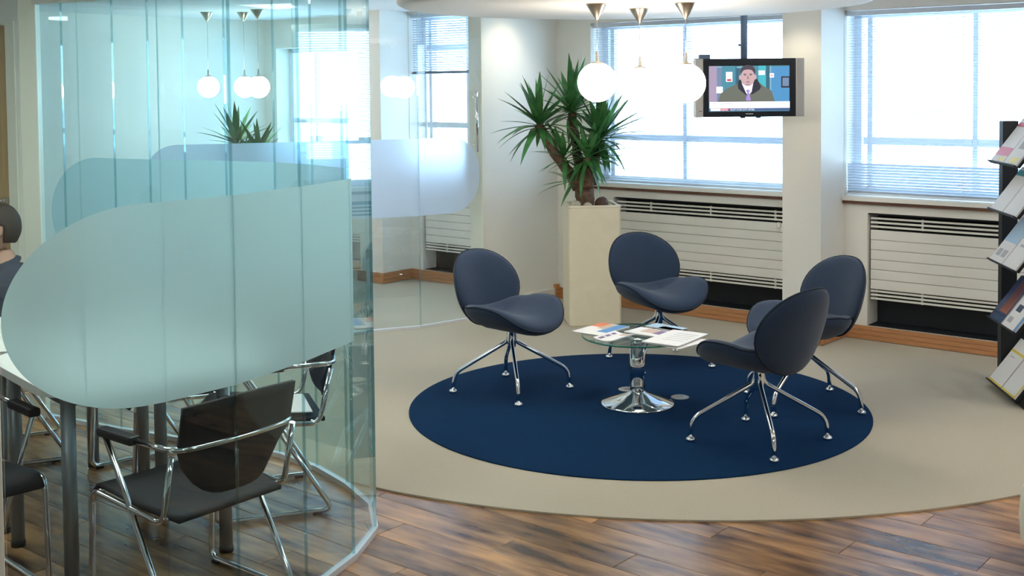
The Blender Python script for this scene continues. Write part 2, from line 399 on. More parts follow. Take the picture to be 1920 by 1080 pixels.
# --- radiators in the recesses under the windows
def radiator(label, s0, s1):
    root = empty('radiator', W((s0+s1)/2, WALL, .1), TH, label, 'radiator', 'radiators in the window wall recesses')
    L2 = (s1-s0)/2-.002; z = -.1
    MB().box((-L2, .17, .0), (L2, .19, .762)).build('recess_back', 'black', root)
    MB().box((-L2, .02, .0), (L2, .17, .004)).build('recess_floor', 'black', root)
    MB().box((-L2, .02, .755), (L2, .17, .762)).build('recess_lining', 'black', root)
    pd = MB().bevbox((-L2+.012, .020, .001), (L2-.012, .045, .0655), .003).data('panel', 'white_metal')
    for k in range(6): link('panel', pd, root, Matrix.Translation((0, 0, .25+k*.0672)))
    bd = MB().bevbox((-L2+.012, .024, 0), (L2-.012, .036, .013), .002).data('bar', 'white_metal')
    for zz in (.180, .205, .230, .668, .696, .724): link('bar', bd, root, Matrix.Translation((0, 0, zz)))
    sd = MB().box((-.006, .037, 0), (.006, .05, .075)).data('bracket', 'white_metal')
    for x in (-L2*.62, 0, L2*.62):
        for zz in (.175, .665): link('bracket', sd, root, Matrix.Translation((x, 0, zz)))
    return root
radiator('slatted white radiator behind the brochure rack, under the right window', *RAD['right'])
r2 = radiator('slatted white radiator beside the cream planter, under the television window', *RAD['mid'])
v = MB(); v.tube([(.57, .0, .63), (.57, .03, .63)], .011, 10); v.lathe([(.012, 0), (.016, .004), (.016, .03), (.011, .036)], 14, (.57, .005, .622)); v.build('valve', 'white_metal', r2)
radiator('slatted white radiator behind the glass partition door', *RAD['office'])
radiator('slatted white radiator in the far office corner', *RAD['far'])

# ================================================================ GLASS ENCLOSURES
def arclen(path):
    t = [0.]
    for a, b in zip(path, path[1:]): t.append(t[-1]+(Vector(b)-Vector(a)).length)
    return t
def pt_at(path, t):
    T = arclen(path)
    for i in range(len(path)-1):
        if t <= T[i+1] or i == len(path)-2:
            a, b = Vector(path[i]), Vector(path[i+1]); u = (t-T[i])/(T[i+1]-T[i]); d = (b-a).normalized(); return a+(b-a)*u, Vector((-d.y, d.x))
def film(root, path, t0, t1, z0, z1, rl, rr, off, m, rtop=None):
    """sheet on a faceted wall; rl / rr = corner radii at its two ends"""
    T = arclen(path); h = (z1-z0)/2
    ts = set([t0, t1]+[t for t in T if t0 < t < t1])
    for R, t_, sg in ((rl, t0, 1), (rr, t1, -1)):
        if R:
            for k in range(1, 25): ts.add(t_+sg*R*(1-math.cos(k/24*PI/2)))
    ts = sorted(t for t in ts if t0 <= t <= t1); mb = MB(); vs = []
    for t in ts:
        lo, hi = z0, z1
        for R, d in ((rl, t-t0), (rr, t1-t)):
            if R and d < R:
                q = min(h, R)*(1-math.sqrt(max(0, 1-((R-d)/R)**2))) if R >= h else R*(1-math.sqrt(max(0, 1-((R-d)/R)**2)))
                q = h*(1-math.sqrt(max(0, 1-((R-d)/R)**2))) if R >= h else q
                lo += q*.998; hi -= q*.998
        p, n = pt_at(path, t); p = p+n*off
        vs += [(p.x, p.y, lo), (p.x, p.y, hi)]
    mb.add(vs, [(2*i, 2*i+2, 2*i+3, 2*i+1) for i in range(len(ts)-1)])
    return mb.build('frosted_film', m, root, fix=False)

# --- pod (meeting room): near end post -> nose -> far end post
ZT = 2.20
pod = POD
podr = struct(empty('wall_pod', (-.6, 4.6, 0)))
def under(o, root): o.parent = root; o.matrix_parent_inverse = Matrix.Translation(-Vector(root.location)); return o
for i, (a, b) in enumerate(zip(pod, pod[1:])):
    under(MB().slab(a, b, .010, .020, ZT).build('pane', 'pod_glass'), podr)
for i, p in enumerate(pod[1:-1]):
    if 0 <= i <= 1: continue
    a, b = Vector(pod[i]), Vector(pod[i+2]); d = (b-a).normalized()*.0026; n = Vector((-d.y, d.x)).normalized()
    q = Vector(p); under(MB().slab(q-d, q+d, .0112, .020, ZT).build('joint', 'joint'), podr)
tk = MB()
for a, b in zip(pod, pod[1:]): tk.slab(a, b, .024, .0, .022)
under(tk.build('floor_track', 'track', fix=False), podr)
hd = MB()
for a, b in zip(pod, pod[1:]): hd.slab(a, b, .06, ZT, CEIL)
under(hd.build('header', 'wall', fix=False), podr)
Tp = arclen(pod)
film_t = [(0.0, Tp[6]-.26, -.008), (Tp[7]+.1, Tp[15]-.05, -.008)]
under(film(podr, pod, .0, Tp[5]+.02, .815, 1.415, .42, 0, -.0075, 'film'), podr)
under(film(podr, pod, Tp[8], Tp[15]+.12, .815, 1.40, 0, .36, -.0075, 'film'), podr)
q = MB(); q.bevbox((-.16, -.05, 0), (0, .05, CEIL), .006, X=Matrix.Translation((-1.392, 3.18, 0)) @ Matrix.Rotation(.4, 4, 'Z')); struct(q.build('trim_3', 'cream_paint'))
q = MB(); q.bevbox((-.09, -.045, 0), (.0, .045, CEIL), .006, X=Matrix.Translation((-2.50, 6.30, 0)) @ Matrix.Rotation(.12, 4, 'Z')); struct(q.build('trim_4', 'cream_paint'))
# --- straight partition between lounge and office
part = [(-.236, 8.86), (-.672, 8.50), (-1.50, 8.165), (-2.35, 7.90), (-3.20, 7.66)]
prt = struct(empty('wall_partition', (-.6, 8.5, 0)))
for i, (a, b) in enumerate(zip(part, part[1:])): under(MB().slab(a, b, .010, .025, CEIL).build('pane' if i else 'glass_door', 'part_glass'), prt)
for p in part[1:-1]:
    q = Vector(p); d = Vector((.003, .0012)); under(MB().slab(q-d, q+d, .014, .025, CEIL).build('joint', 'joint'), prt)
tk = MB()
for a, b in zip(part, part[1:]): tk.slab(a, b, .03, .008, .026)
under(tk.build('floor_track', 'track', fix=False), prt)
Tb = arclen(part)
under(film(prt, part, .02, Tb[2]+.98, .82, 1.375, .26, .2, .0075, 'film_far'), prt)
h0, hn = pt_at(part, .07); h0 = h0+hn*.05
hm = MB(); hm.tube([(h0.x, h0.y, 1.26), (h0.x, h0.y, 1.72)], .011, 12)
for z in (1.31, 1.67): hm.tube([(h0.x, h0.y, z), (h0.x-hn.x*.05, h0.y-hn.y*.05, z)], .006, 8)
under(hm.build('door_handle', 'chrome'), prt)
# --- wall with timber door past the pod
DY = 7.22
xl = lambda x: at(x, 300, DY).x
q = MB(); q.box((-6., DY, 0), (xl(-215), DY+.12, CEIL)); q.box((xl(34), DY, 0), (xl(60), DY+.12, CEIL)); q.box((xl(-215), DY, 2.17), (xl(34), DY+.12, CEIL)); struct(q.build('wall_passage', 'wall'))
dr = struct(empty('door_1', (xl(18), DY, .008)))
MB().bevbox((-.70, .03, .0), (-.004, .075, 2.13), .003).build('leaf', 'door_wood', dr)
fm = MB(); wf = xl(34)-xl(18); fm.box((0, -.02, 0), (wf, .13, 2.162)); fm.box((-.704-wf, -.02, 0), (-.704, .13, 2.162)); fm.box((-.704, -.02, 2.135), (0, .13, 2.162)); fm.build('door_frame', 'cream_paint', dr)
hl = MB(); hl.lathe([(.024, 0), (.024, .012), (.01, .014), (.01, .04)], 14, X=Matrix.Translation((-.045, .03, 1.07)) @ Matrix.Rotation(PI/2, 4, 'X')); hl.tube(fillet([(-.045, -.012, 1.07), (-.16, -.012, 1.07)], .01), .008, 8); hl.build('handle', 'chrome', dr)
MB().bevbox((-.33, .022, 1.58), (-.13, .029, 1.63), .001).build('sign_plate', 'print_blue', dr)

# ================================================================ CEILING RAFT, LAMPS
raftC = Vector((.668, 6.50, 0)); RZ = 2.17
rf = empty('ceiling_raft', (raftC.x, raftC.y, RZ), 0, 'large round white suspended ceiling raft carrying three globe lamps', 'ceiling raft')
MB().lathe([(0, 0), (1.20, 0), (1.255, .006), (1.285, .022), (1.295, .05), (1.285, .085), (1.24, .10), (0, .10)], 128).build('disc', 'raft', rf)
for a in range(4):
    MB().tube([(.8*math.cos(a*PI/2+.6), .8*math.sin(a*PI/2+.6), .1), (.8*math.cos(a*PI/2+.6), .8*math.sin(a*PI/2+.6), CEIL-RZ)], .006, 8).build('hanger', 'steel', rf)
def pendant(label, loc, zc, ztop, group, R=.103):
    r = empty('globe_pendant', (loc[0], loc[1], zc), 0, label, 'pendant lamp', group)
    prof = [(R*math.sin(PI*k/20), -R*math.cos(PI*k/20)) for k in range(1, 20)]
    MB().lathe([(.002, -R)]+prof+[(.002, R)], 36).build('globe', 'globe', r)
    MB().lathe([(.034, R-.012), (.034, R-.002), (.012, R+.006), (.008, R+.01), (.007, R+.055), (.002, R+.058)], 20).build('cap', 'steel', r)
    MB().tube([(0, 0, R+.05), (0, 0, ztop-zc-.04)], .0018, 6).build('cable', 'steel', r)
    h = ztop-zc
    MB().lathe([(.002, h-.085), (.008, h-.080), (.056, h-.006), (.058, h), (.002, h)], 32).build('ceiling_cone', 'steel', r)
    return r
g = 'globe pendants under the round raft'
pendant('glowing globe pendant lamp hanging in front of the yucca plant', at(1120, 155, 6.2), 1.762, RZ, g)
pendant('glowing globe pendant lamp overlapping the television corner', at(1286, 156, 6.2), 1.752, RZ, g)
pendant('glowing globe pendant lamp hanging between the two others, before the window', at(1200, 160, 6.62), 1.742, RZ, g)
g = 'globe pendants in the far office'
for x, Y, lb in ((391, 10.5, 'hanging apart from the close pair, over the office'), (459, 10.55, 'of the close pair over the office, the one partly covered'), (485, 10.2, 'of the close pair over the office, the one in front')):
    p = at(x, 163, Y); pendant('small glowing globe pendant '+lb, p, p.z, CEIL, g, .095)
def panel(x, y, rz, label):  # unseen ceiling panel, added as interior fill light
    r = empty('fill_panel', (x, y, CEIL), rz, label, 'fill light', 'added unseen fill panels')
    q = MB()
    for a, b, c, d in ((-.31, -.31, .31, -.29), (-.31, .29, .31, .31), (-.31, -.29, -.29, .29), (.29, -.29, .31, .29)): q.box((a, b, -.012), (c, d, -.001))
    q.build('frame', 'white_metal', r); MB().box((-.29, -.29, -.009), (.29, .29, -.003)).build('diffuser', 'fill_panel_glow', r)
for x, y, lb in ((-2.4, 1.0, 'over the left of the entrance floor'), (.3, .8, 'over the middle of the entrance floor'), (2.8, 1.6, 'over the right of the entrance floor'), (-2.2, 4.3, 'over the white meeting tables'), (-1.25, 4.75, 'inside the nose of the glass room'), (-3.9, 5.2, 'before the timber door'), (2.6, 4.0, 'over the cream pouf'), (-.9, 6.75, 'between the glass room and the partition'), (3.3, 5.6, 'over the brochure rack')): panel(x, y, TH, 'unseen ceiling panel added as fill light '+lb)  # all out of view, added for fill; the nose one brightens the frosted film
def downlight(p, tgt, power, label, size=1.1):
    r = empty('downlight', (p[0], p[1], CEIL), 0, label, 'downlight', 'recessed downlights')
    MB().lathe([(.05, -.004), (.055, -.008), (.062, -.006), (.064, -.001), (.05, -.001)], 28, caps=False).build('ring', 'white_metal', r)
    MB().lathe([(.002, -.002), (.049, -.002), (.049, -.001), (.002, -.001)], 24).build('lens', 'spot_lens', r)
    l = bpy.data.lights.new('downlight_beam', 'SPOT'); l.energy = power; l.color = (1, .86, .62); l.spot_size = size; l.spot_blend = 1.; l.shadow_soft_size = .05
    o = bpy.data.objects.new('downlight_beam', l); C.objects.link(o); o.parent = r; o.location = (0, 0, -.02)
    o.rotation_euler = (Vector(tgt)-Vector((p[0], p[1], CEIL-.02))).to_track_quat('-Z', 'Y').to_euler()
p = W(PS+.42, 6.98); downlight(p, W(PS, 7.0, 1.75), 7, 'recessed downlight washing the white wall beside the plant', 1.5)
p = W(-3.55, 6.9); downlight(p, W(-3.55, 7.33, 1.5), 9, 'recessed downlight washing the pillar by the television', 1.2)

# ================================================================ LOUNGE CHAIRS
def cushion(outline, surf, th_, N=44, bulge=None):
    rs = [0, .3, .55, .75, .88, .95, .985, 1.0]; mb = MB(); top, bot = [], []
    def nrm(a, b):
        e = 1e-3; p = surf(a, b); u = surf(a+e, b)-p; v = surf(a, b+e)-p; return u.cross(v).normalized()
    for side, L in ((1, top), (-1, bot)):
        for r in rs:
            h = (1-r**5)**.5*th_/2
            if r == 1: h = 0
            ring = []
            for k in range(N):
                a, b = outline(2*PI*k/N); c = outline.c; a, b = c[0]+(a-c[0])*r, c[1]+(b-c[1])*r
                ring.append(surf(a, b)+nrm(a, b)*h*side)
            L.append(ring)
    for side, L in ((1, top), (-1, bot)):
        vs = [q for rg in L for q in rg]
        mb.add(vs, [(i*N+k, i*N+(k+1) % N, (i+1)*N+(k+1) % N, (i+1)*N+k)[::side] for i in range(len(rs)-1) for k in range(N)], 0, True)
    return mb, top[-1]
def seat_out(t):
    c, s = math.cos(t), math.sin(t); e = 2/2.35
    x = .03+(.245 if c > 0 else .255)*math.copysign(abs(c)**e, c); y = .278*math.copysign(abs(s)**e, s); return x, y
seat_out.c = (.03, 0)
def seat_surf(x, y):
    q = abs(y)/.278; z = .398+.118*q**2.0*(1-.5*max(0, (x-.1)/.18)**2)
    if x > .12: z -= .9*(x-.12)**2
    if x < -.1: z += .5*(-.1-x)
    return Vector((x, y, z))
def back_out(t):
    c, s = math.cos(t), math.sin(t); e = 2/2.25
    zz = .575+(.205 if s > 0 else .215)*math.copysign(abs(s)**e, s); k = 1.0 if zz > .575 else 1-.16*((.575-zz)/.215)**1.4
    return .252*k*math.copysign(abs(c)**e, c), zz
back_out.c = (0, .575)
def back_surf(y, z): return Vector((-.178-.26*(z-.33)-.10*(z-.33)**2+.075*(y/.25)**2*(1 if True else 0), y, z))
def make_lounge():
    root = empty('lounge_chair'); up = empty('swivel'); 
    bpy.data.objects.remove(up)
    mb, rim = cushion(seat_out, seat_surf, .098); seat = mb.build('seat', 'navy', root)
    MB().tube(rim, .0055, 8, True).build('piping', 'navy_pipe', seat)
    mb, rim = cushion(back_out, back_surf, .074); back = mb.build('backrest', 'navy', root)
    MB().tube(rim, .0055, 8, True).build('piping', 'navy_pipe', back)
    MB().tube(fillet([(-.02, 0, .375), (-.165, 0, .372), (-.195, 0, .44)], .05), .02, 10).build('back_bracket', 'navy_pipe', root)
    MB().lathe([(.075, .378), (.075, .366), (.030, .362), (.027, .35), (.027, .262), (.022, .25)], 24).build('column', 'chrome', root)
    return root
leg_mb = MB(); leg_mb.tube(fillet([(.015, 0, .34), (.022, 0, .285), (.322, 0, .115), (.334, 0, .02)], .045, 7), .0115, 12)
leg_me = leg_mb.build('leg', 'chrome'); leg_data = leg_me.data; bpy.data.objects.remove(leg_me)
gl_o = MB().lathe([(.012, .022), (.021, .017), (.023, .008), (.019, .0), (.002, 0)], 18).build('glide', 'chrome'); glide_data = gl_o.data; bpy.data.objects.remove(gl_o)
def legs(root, ang):
    for k in range(4):
        a = ang+k*PI/2; l = link('leg', leg_data, root, Matrix.Rotation(a, 4, 'Z')); link('glide', glide_data, l, Matrix.Translation((.334, 0, 0)))
proto = make_lounge()
SP = [((-.015, 6.69), -43, 6.2, 'navy lounge chair between the glass partition and the coffee table, front turned to the table', ),
      ((.906, 7.33), -66, -25, 'navy lounge chair in front of the radiator and cream planter'),
      ((1.186, 5.70), 131, 0, 'navy lounge chair turning its back, on the rug edge by the wood floor'),
      ((1.558, 6.354), 202, 50, 'navy lounge chair nearest the brochure rack, partly behind another chair')]
for i, ((x, y), fa, ba, lab) in enumerate(SP):
    o = proto if i == 0 else copy_tree(proto); o.location = (x, y, RUGZ); o.rotation_euler = (0, 0, math.radians(fa)); tag(o, lab, 'chair', 'navy lounge chairs')
for i, o in enumerate([q for q in bpy.data.objects if q.name.startswith('lounge_chair') and q.parent is None]):
    legs(o, math.radians(SP[i][2]-SP[i][1]))

# ================================================================ COFFEE TABLE
TC = (.668, 6.385); TZ = .395
ct = empty('coffee_table', (*TC, RUGZ), 0, 'round glass coffee table on a chrome trumpet base', 'table')
z = TZ-RUGZ
MB().lathe([(.002, z-.010), (.298, z-.010), (.298, z), (.002, z)], 72, smooth=False).build('glass_top', 'table_glass', ct)
MB().lathe([(.2985, z-.0100), (.301, z-.008), (.301, z-.002), (.2985, z)], 96, caps=False).build('glass_edge', 'glass_edge', ct, fix=False)
MB().lathe([(.002, z-.022), (.085, z-.022), (.085, z-.011), (.002, z-.011)], 32).build('mounting_plate', 'chrome', ct)
MB().lathe([(.04, .05), (.04, z-.022)], 36).build('column', 'chrome', ct)
MB().lathe([(.002, 0), (.198, 0), (.199, .006), (.194, .011), (.12, .034), (.06, .058), (.044, .068), (.040, .074), (.002, .074)], 64).build('base', 'chrome', ct)
for x, y, lb in ((1176, 735, 'half hidden behind the table column'), (1275, 750, 'showing beside the table base')):
    p = fl(x, y); d = empty('floor_box', (p.x, p.y, RUGZ), .4, 'round metal floor outlet cover in the rug, '+lb, 'floor outlet', 'floor outlet covers')
    MB().lathe([(.002, 0), (.050, 0), (.050, .003), (.045, .005), (.002, .005)], 36).build('cover', 'silver', d); MB().bevbox((-.018, -.006, .0055), (.018, .006, .007), .0005).build('slot', 'grey_leg', d)

# ---- printed matter
def leaflet(name, label, cat, P, X, Yv, w, h, t, patches, group=None, curl=0., page='paper'):
    """sheet w x h with its lower-left corner at P, axes X and Yv, thickness t; patches = (u0,v0,u1,v1,material)"""
    X = Vector(X).normalized(); Yv = (Vector(Yv)-X*Vector(Yv).dot(X)).normalized(); Z = X.cross(Yv)
    mx = Matrix((X, Yv, Z)).transposed().to_4x4(); mx.translation = Vector(P)
    r = bpy.data.objects.new(name, None); C.objects.link(r); r.matrix_world = mx; tag(r, label, cat, group)
    def bend(q): return Vector((q[0], q[1], q[2]+curl*((q[0]/w-.5)**2*4)))
    def sheet(u0, v0, u1, v1, z0, z1):
        mb = MB(); N = 10 if curl else 1
        for i in range(N):
            a, b = u0+(u1-u0)*i/N, u0+(u1-u0)*(i+1)/N
            vs = [bend((x*w, y*h, zz)) for zz in (z0, z1) for x, y in ((a, v0), (b, v0), (b, v1), (a, v1))]
            mb.add(vs, [(0, 3, 2, 1), (4, 5, 6, 7), (0, 1, 5, 4), (2, 3, 7, 6)]+([(3, 0, 4, 7)] if i == 0 else [])+([(1, 2, 6, 5)] if i == N-1 else []))
        return mb
    sheet(0, 0, 1, 1, 0, t).build('pages', page, r)
    for u0, v0, u1, v1, m in patches: sheet(u0, v0, u1, v1, t+.0001, t+.0006).build('cover_print', m, r)
    return r
def on_table(name, label, corners, z, t, patches, curl=0., group='papers on the coffee table', page='paper'):
    a, b, d = [fl(x, y, z) for x, y in corners]     # lower-left, lower-right, upper-left in the photo
    X, Yv = b-a, d-a
    return leaflet(name, label, 'magazine' if 'mag' in name else 'paper', a, X, Yv, X.length, Yv.length, t, patches, group, curl, page)
TT = TZ+.0015
on_table('magazine', 'magazine with red, white and blue cover overhanging the table edge', [(1072, 622), (1124, 630), (1136, 607)], TT, .004, [(.0, .62, .34, .99, 'print_orange'), (.34, .5, .6, .95, 'print_tan'), (.62, .25, .98, .99, 'print_blue')])
on_table('magazine', 'open magazine with a pale page of small pictures on the glass', [(1112, 637), (1152, 643), (1163, 626)], TT, .004, [(.12, .1, .26, .32, 'print_purple'), (.12, .4, .26, .6, 'print_purple'), (.12, .68, .26, .85, 'print_purple'), (.9, .02, .99, .98, 'print_blue'), (.45, .75, .8, .95, 'print_tan')], .010)
on_table('magazine', 'magazine with a pink and dark photo strip at the table middle', [(1170, 623), (1232, 633), (1199, 614)], TT+.0005, .005, [(.3, .35, .7, .95, 'print_tan'), (.7, .3, .95, .9, 'print_purple')])
on_table('magazine', 'glossy blue magazine at the back of the coffee table', [(1210, 612), (1268, 622), (1228, 606.5)], TT+.0002, .004, [(0, 0, 1, 1, 'print_sky'), (.4, .0, 1, .55, 'print_blue')])
on_table('paper', 'bottom white sheet of the loose paper pile, jutting out sideways', [(1208, 643), (1274, 655), (1262, 627)], TT, .0025, [])
on_table('paper', 'top white printed sheet of the loose paper pile', [(1203, 642), (1271, 651), (1256, 619)], TT+.007, .006, [(.3, .30+.12*k, .9, .315+.12*k, 'print_grey') for k in range(5)])

# ================================================================ PLANTER AND YUCCA
PA = math.radians(5); P0 = Vector((.575, 8.69, 0)); PWD, PH = .385, .872
pl = empty('planter', (P0.x, P0.y, CARZ), PA, 'tall square cream planter holding a yucca', 'planter')
a, b, c = PWD/2, PWD/2-.008, PWD/2-.03
pb = MB(); pr = [(b, 0), (b+.004, .01), (a-.004, PH-.02), (a, PH-.008), (a-.006, PH), (c, PH), (c, PH-.06)]
def sq(r, z, bev=.014): return [(sx*r-sx*(bev if k == 0 else 0) if False else x, y, z) for x, y, k, sx in [(r-bev, -r, 0, 1), (r, -r+bev, 0, 1), (r, r-bev, 0, 1), (r-bev, r, 0, 1), (-r+bev, r, 0, 1), (-r, r-bev, 0, 1), (-r, -r+bev, 0, 1), (-r+bev, -r, 0, 1)]]
vs = [q for r, z in pr for q in sq(r, z)]
pb.add(vs, [(i*8+k, i*8+(k+1) % 8, (i+1)*8+(k+1) % 8, (i+1)*8+k) for i in range(len(pr)-1) for k in range(8)]); pb.add(vs[:8], [list(range(8))]); pb.build('box', 'cream', pl)
so = MB(); so.add(sq(c-.001, PH-.03), [list(range(8))]); so.add(sq(c-.001, PH-.04), [list(range(8))]); so.build('soil', 'soil', pl)
def rock(name, label, p, r, m, seed, grp=None):
    bm = bmesh.new(); bmesh.ops.create_icosphere(bm, subdivisions=3, radius=1); rd = random.Random(seed)
    ax = [Vector((rd.uniform(-1, 1), rd.uniform(-1, 1), rd.uniform(-1, 1))) for _ in range(5)]
    for q in bm.verts:
        d = q.co.copy(); k = 1+sum(.06*math.sin(3*d.dot(x)+i) for i, x in enumerate(ax)); q.co = Vector((d.x*r[0], d.y*r[1], d.z*r[2]))*k
    me = bpy.data.meshes.new(name); bm.to_mesh(me); bm.free(); me.materials.append(M[m]); me.polygons.foreach_set('use_smooth', [True]*len(me.polygons))
    o = link(name, me); o.location = p; return tag(o, label, 'stone', grp)
zt = CARZ+PH-.03
for nm, lab, x, Y, r, m, sd in (('stone', 'dark brown round stone on the planter soil', 1129, 8.625, (.048, .045, .046), 'stone_brown', 1), ('stone', 'grey-green flat stone at the left of the yucca trunk', 1080, 8.595, (.038, .036, .034), 'stone_pale', 2), ('stone', 'pale cobble in front of the yucca trunk', 1102, 8.574, (.034, .030, .030), 'stone_pale', 3), ('stone', 'small cream pebble beside the brown stone', 1144, 8.563, (.021, .020, .022), 'stone_pale', 4)):
    q = at(x, 385, Y); rock(nm, lab, (q.x, q.y, zt+r[2]*.75), r, m, sd, 'stones on the planter soil')
def leaf_data(L, w, droop, fold=.25):
    mb = MB(); n = 9; vs = []
    for i in range(n+1):
        t = i/n; x = L*t; z = -droop*t*t*L; ww = w*(.55+.9*t if t < .3 else .82*(1-((t-.3)/.7)**1.8)+.0)/.82*.5
        if i == n: ww = .0006
        vs += [(x, -ww, z+ww*fold), (x, 0, z), (x, ww, z+ww*fold)]
    mb.add(vs, [(3*i+k, 3*i+k+1, 3*i+k+4, 3*i+k+3) for i in range(n) for k in range(2)], 0, True)
    return mb.data('leaf', 'leaf')
LV = [leaf_data(.38, .056, .05), leaf_data(.37, .058, .16), leaf_data(.33, .052, .38), leaf_data(.27, .046, .15)]
def plant(base, trunks, heads, label, seed):
    rd = random.Random(seed); r = empty('yucca_plant', base, 0, label, 'plant'); B = Vector(base)
    for pts, rads in trunks:
        dense = []; rr = []
        pts = [Vector(p)-B for p in pts]
        for i in range(len(pts)-1):
            for k in range(6): t = k/6; dense.append(pts[i].lerp(pts[i+1], t)+Vector((rd.uniform(-.004, .004), rd.uniform(-.004, .004), 0))); rr.append((rads[i]*(1-t)+rads[i+1]*t)*rd.uniform(.95, 1.06))
        dense.append(pts[-1]); rr.append(rads[-1]); MB().tube(dense, .03, 12, rads=rr).build('trunk', 'bark', r)
    for p, axis, n, sc, spread in heads:
        p = Vector(p)-B; ax = Vector(axis).normalized(); u = ax.orthogonal().normalized(); v = ax.cross(u)
        for k in range(n):
            t = (k+.5)/n; el = math.radians(8+spread*t+rd.uniform(-9, 9)); az = k*2.39996+rd.uniform(-.25, .25)
            d = (ax*math.cos(el)+(u*math.cos(az)+v*math.sin(az))*math.sin(el)).normalized()
            X = d; Zr = Vector((0, 0, 1))-X*X.z; Zr = Zr.normalized() if Zr.length > .05 else ax.orthogonal().normalized(); Y = Zr.cross(X)
            m = Matrix((X, Y, Zr)).transposed().to_4x4(); s = sc*rd.uniform(.8, 1.12); m = m @ Matrix.Scale(s, 4); m.translation = p+d*.012-ax*.05*t
            link('leaf', LV[min(3, int(t*3.2)) if rd.random() < .75 else 3], r, m)
    return r
Yp = 8.68
b0 = at(1099, 392, Yp); b0.z = zt
P_ = lambda x, y, Y=Yp: at(x, y, Y)
tr = [([b0-Vector((0, 0, .04)), P_(1096, 360), P_(1093, 325), P_(1084, 318)], [.063, .070, .070, .05]),
      ([P_(1085, 352), P_(1066, 322), P_(1035, 280, 8.62), P_(1010, 234, 8.58)], [.05, .042, .036, .034]),
      ([P_(1090, 330, 8.76), P_(1082, 285, 8.78), P_(1076, 235, 8.8), P_(1072, 212, 8.8)], [.045, .036, .034, .03]),
      ([P_(1103, 352, 8.62), P_(1104, 320, 8.6), P_(1101, 296, 8.58)], [.045, .034, .03]),
      ([P_(1109, 345, 8.72), P_(1115, 305, 8.72), P_(1125, 262, 8.7)], [.05, .034, .028])]
hd = [(P_(1010, 230, 8.58), (-.15, -.1, 1), 46, 1.0, 112), (P_(1072, 205, 8.8), (.05, .1, 1), 44, 1.0, 105), (P_(1127, 255, 8.7), (.4, -.1, 1), 50, 1.0, 112),
      (P_(1101, 292, 8.58), (.1, -.35, 1), 36, .8, 130), (P_(1056, 292, 8.62), (-.25, -.5, .5), 16, .78, 95), (P_(1068, 340, 8.6), (-.7, -.4, .25), 7, .68, 70), (P_(1112, 285, 8.66), (.6, -.3, .5), 26, .85, 95)]
plant(b0, tr, hd, 'potted yucca with spiky green rosettes in the cream planter', 3)
# second plant, in the office behind the partition
b2 = Vector((-2.32, 10.2, CARZ)); p2 = empty('floor_pot', b2, 0, 'dark pot of the bushy plant behind the glass partition', 'planter')
MB().lathe([(.002, 0), (.16, 0), (.2, .40), (.205, .42), (.18, .42), (.175, .38), (.002, .38)], 28).build('pot', 'black_plastic', p2)
q = b2+Vector((0, 0, .38)); top = lambda dx, dy, z: Vector((b2.x+dx, b2.y+dy, z))
plant(q, [([q, top(0, 0, .8), top(-.05, 0, 1.25)], [.04, .035, .03]), ([q+Vector((.05, 0, 0)), top(.1, .05, .8), top(.14, 0, 1.2)], [.035, .03, .025])],
      [(top(-.05, 0, 1.28), (-.1, 0, 1), 44, .95, 115), (top(.14, 0, 1.2), (.3, -.1, 1), 40, .9, 115), (top(0, -.05, 1.1), (0, -.3, 1), 30, .9, 115)], 'bushy dark green plant behind the frosted band of the glass partition', 9)

# ================================================================ TELEVISION
TVY = 7.62; pa, pb_ = at(1302, 110.5, TVY), at(1508, 218, TVY); tw, thh = pb_.x-pa.x, pa.z-pb_.z
tv = empty('television', ((pa.x+pb_.x)/2, TVY, pb_.z), 0, 'flat silver television on a ceiling pole showing a newsreader', 'television')
ux = lambda x: (x-1405)/206*tw
uz = lambda y: (218-y)/107.5*thh
MB().bevbox((-tw/2+.052, .0, 0), (tw/2-.052, .075, thh), .006).build('casing', 'tv_black', tv)
for sg in (-1, 1):
    sp = MB().bevbox((min(sg*tw/2, sg*(tw/2-.055)), -.006, -.001), (max(sg*tw/2, sg*(tw/2-.055)), .06, thh+.001), .006).build('speaker', 'silver', tv)
MB().bevbox((ux(1310), -.0075, uz(207.4)), (ux(1315.5), -.0062, uz(206.4)), .0002).build('badge', 'tv_black', tv)
MB().bevbox((ux(1313), .03, thh), (ux(1333), .09, thh+.028), .003).build('top_box', 'frame_dark', tv)
for x in (1389, 1418): MB().bevbox((ux(x), .01, -.008), (ux(x+9), .05, .001), .001).build('foot_stub', 'tv_black', tv)
po = MB(); px_ = ux(1403); po.tube([(px_, .14, uz(150)), (px_, .14, CEIL-pb_.z)], .022, 16); po.box((px_-.05, .07, uz(185)), (px_+.05, .135, uz(140))); po.build('ceiling_pole', 'frame_dark', tv)
MB().tube([(px_-.02, .12, uz(85)), (px_-.04, .11, uz(85))], .008, 8).build('pole_clamp', 'frame_dark', tv)
def em(name, col, s=.62):
    m = bpy.data.materials.new(name); m.use_nodes = True; b = m.node_tree.nodes['Principled BSDF']; b.inputs['Base Color'].default_value = (.01, .01, .01, 1); b.inputs['Roughness'].default_value = .3
    b.inputs['Emission Color'].default_value = (*col, 1); b.inputs['Emission Strength'].default_value = s; M[name] = m
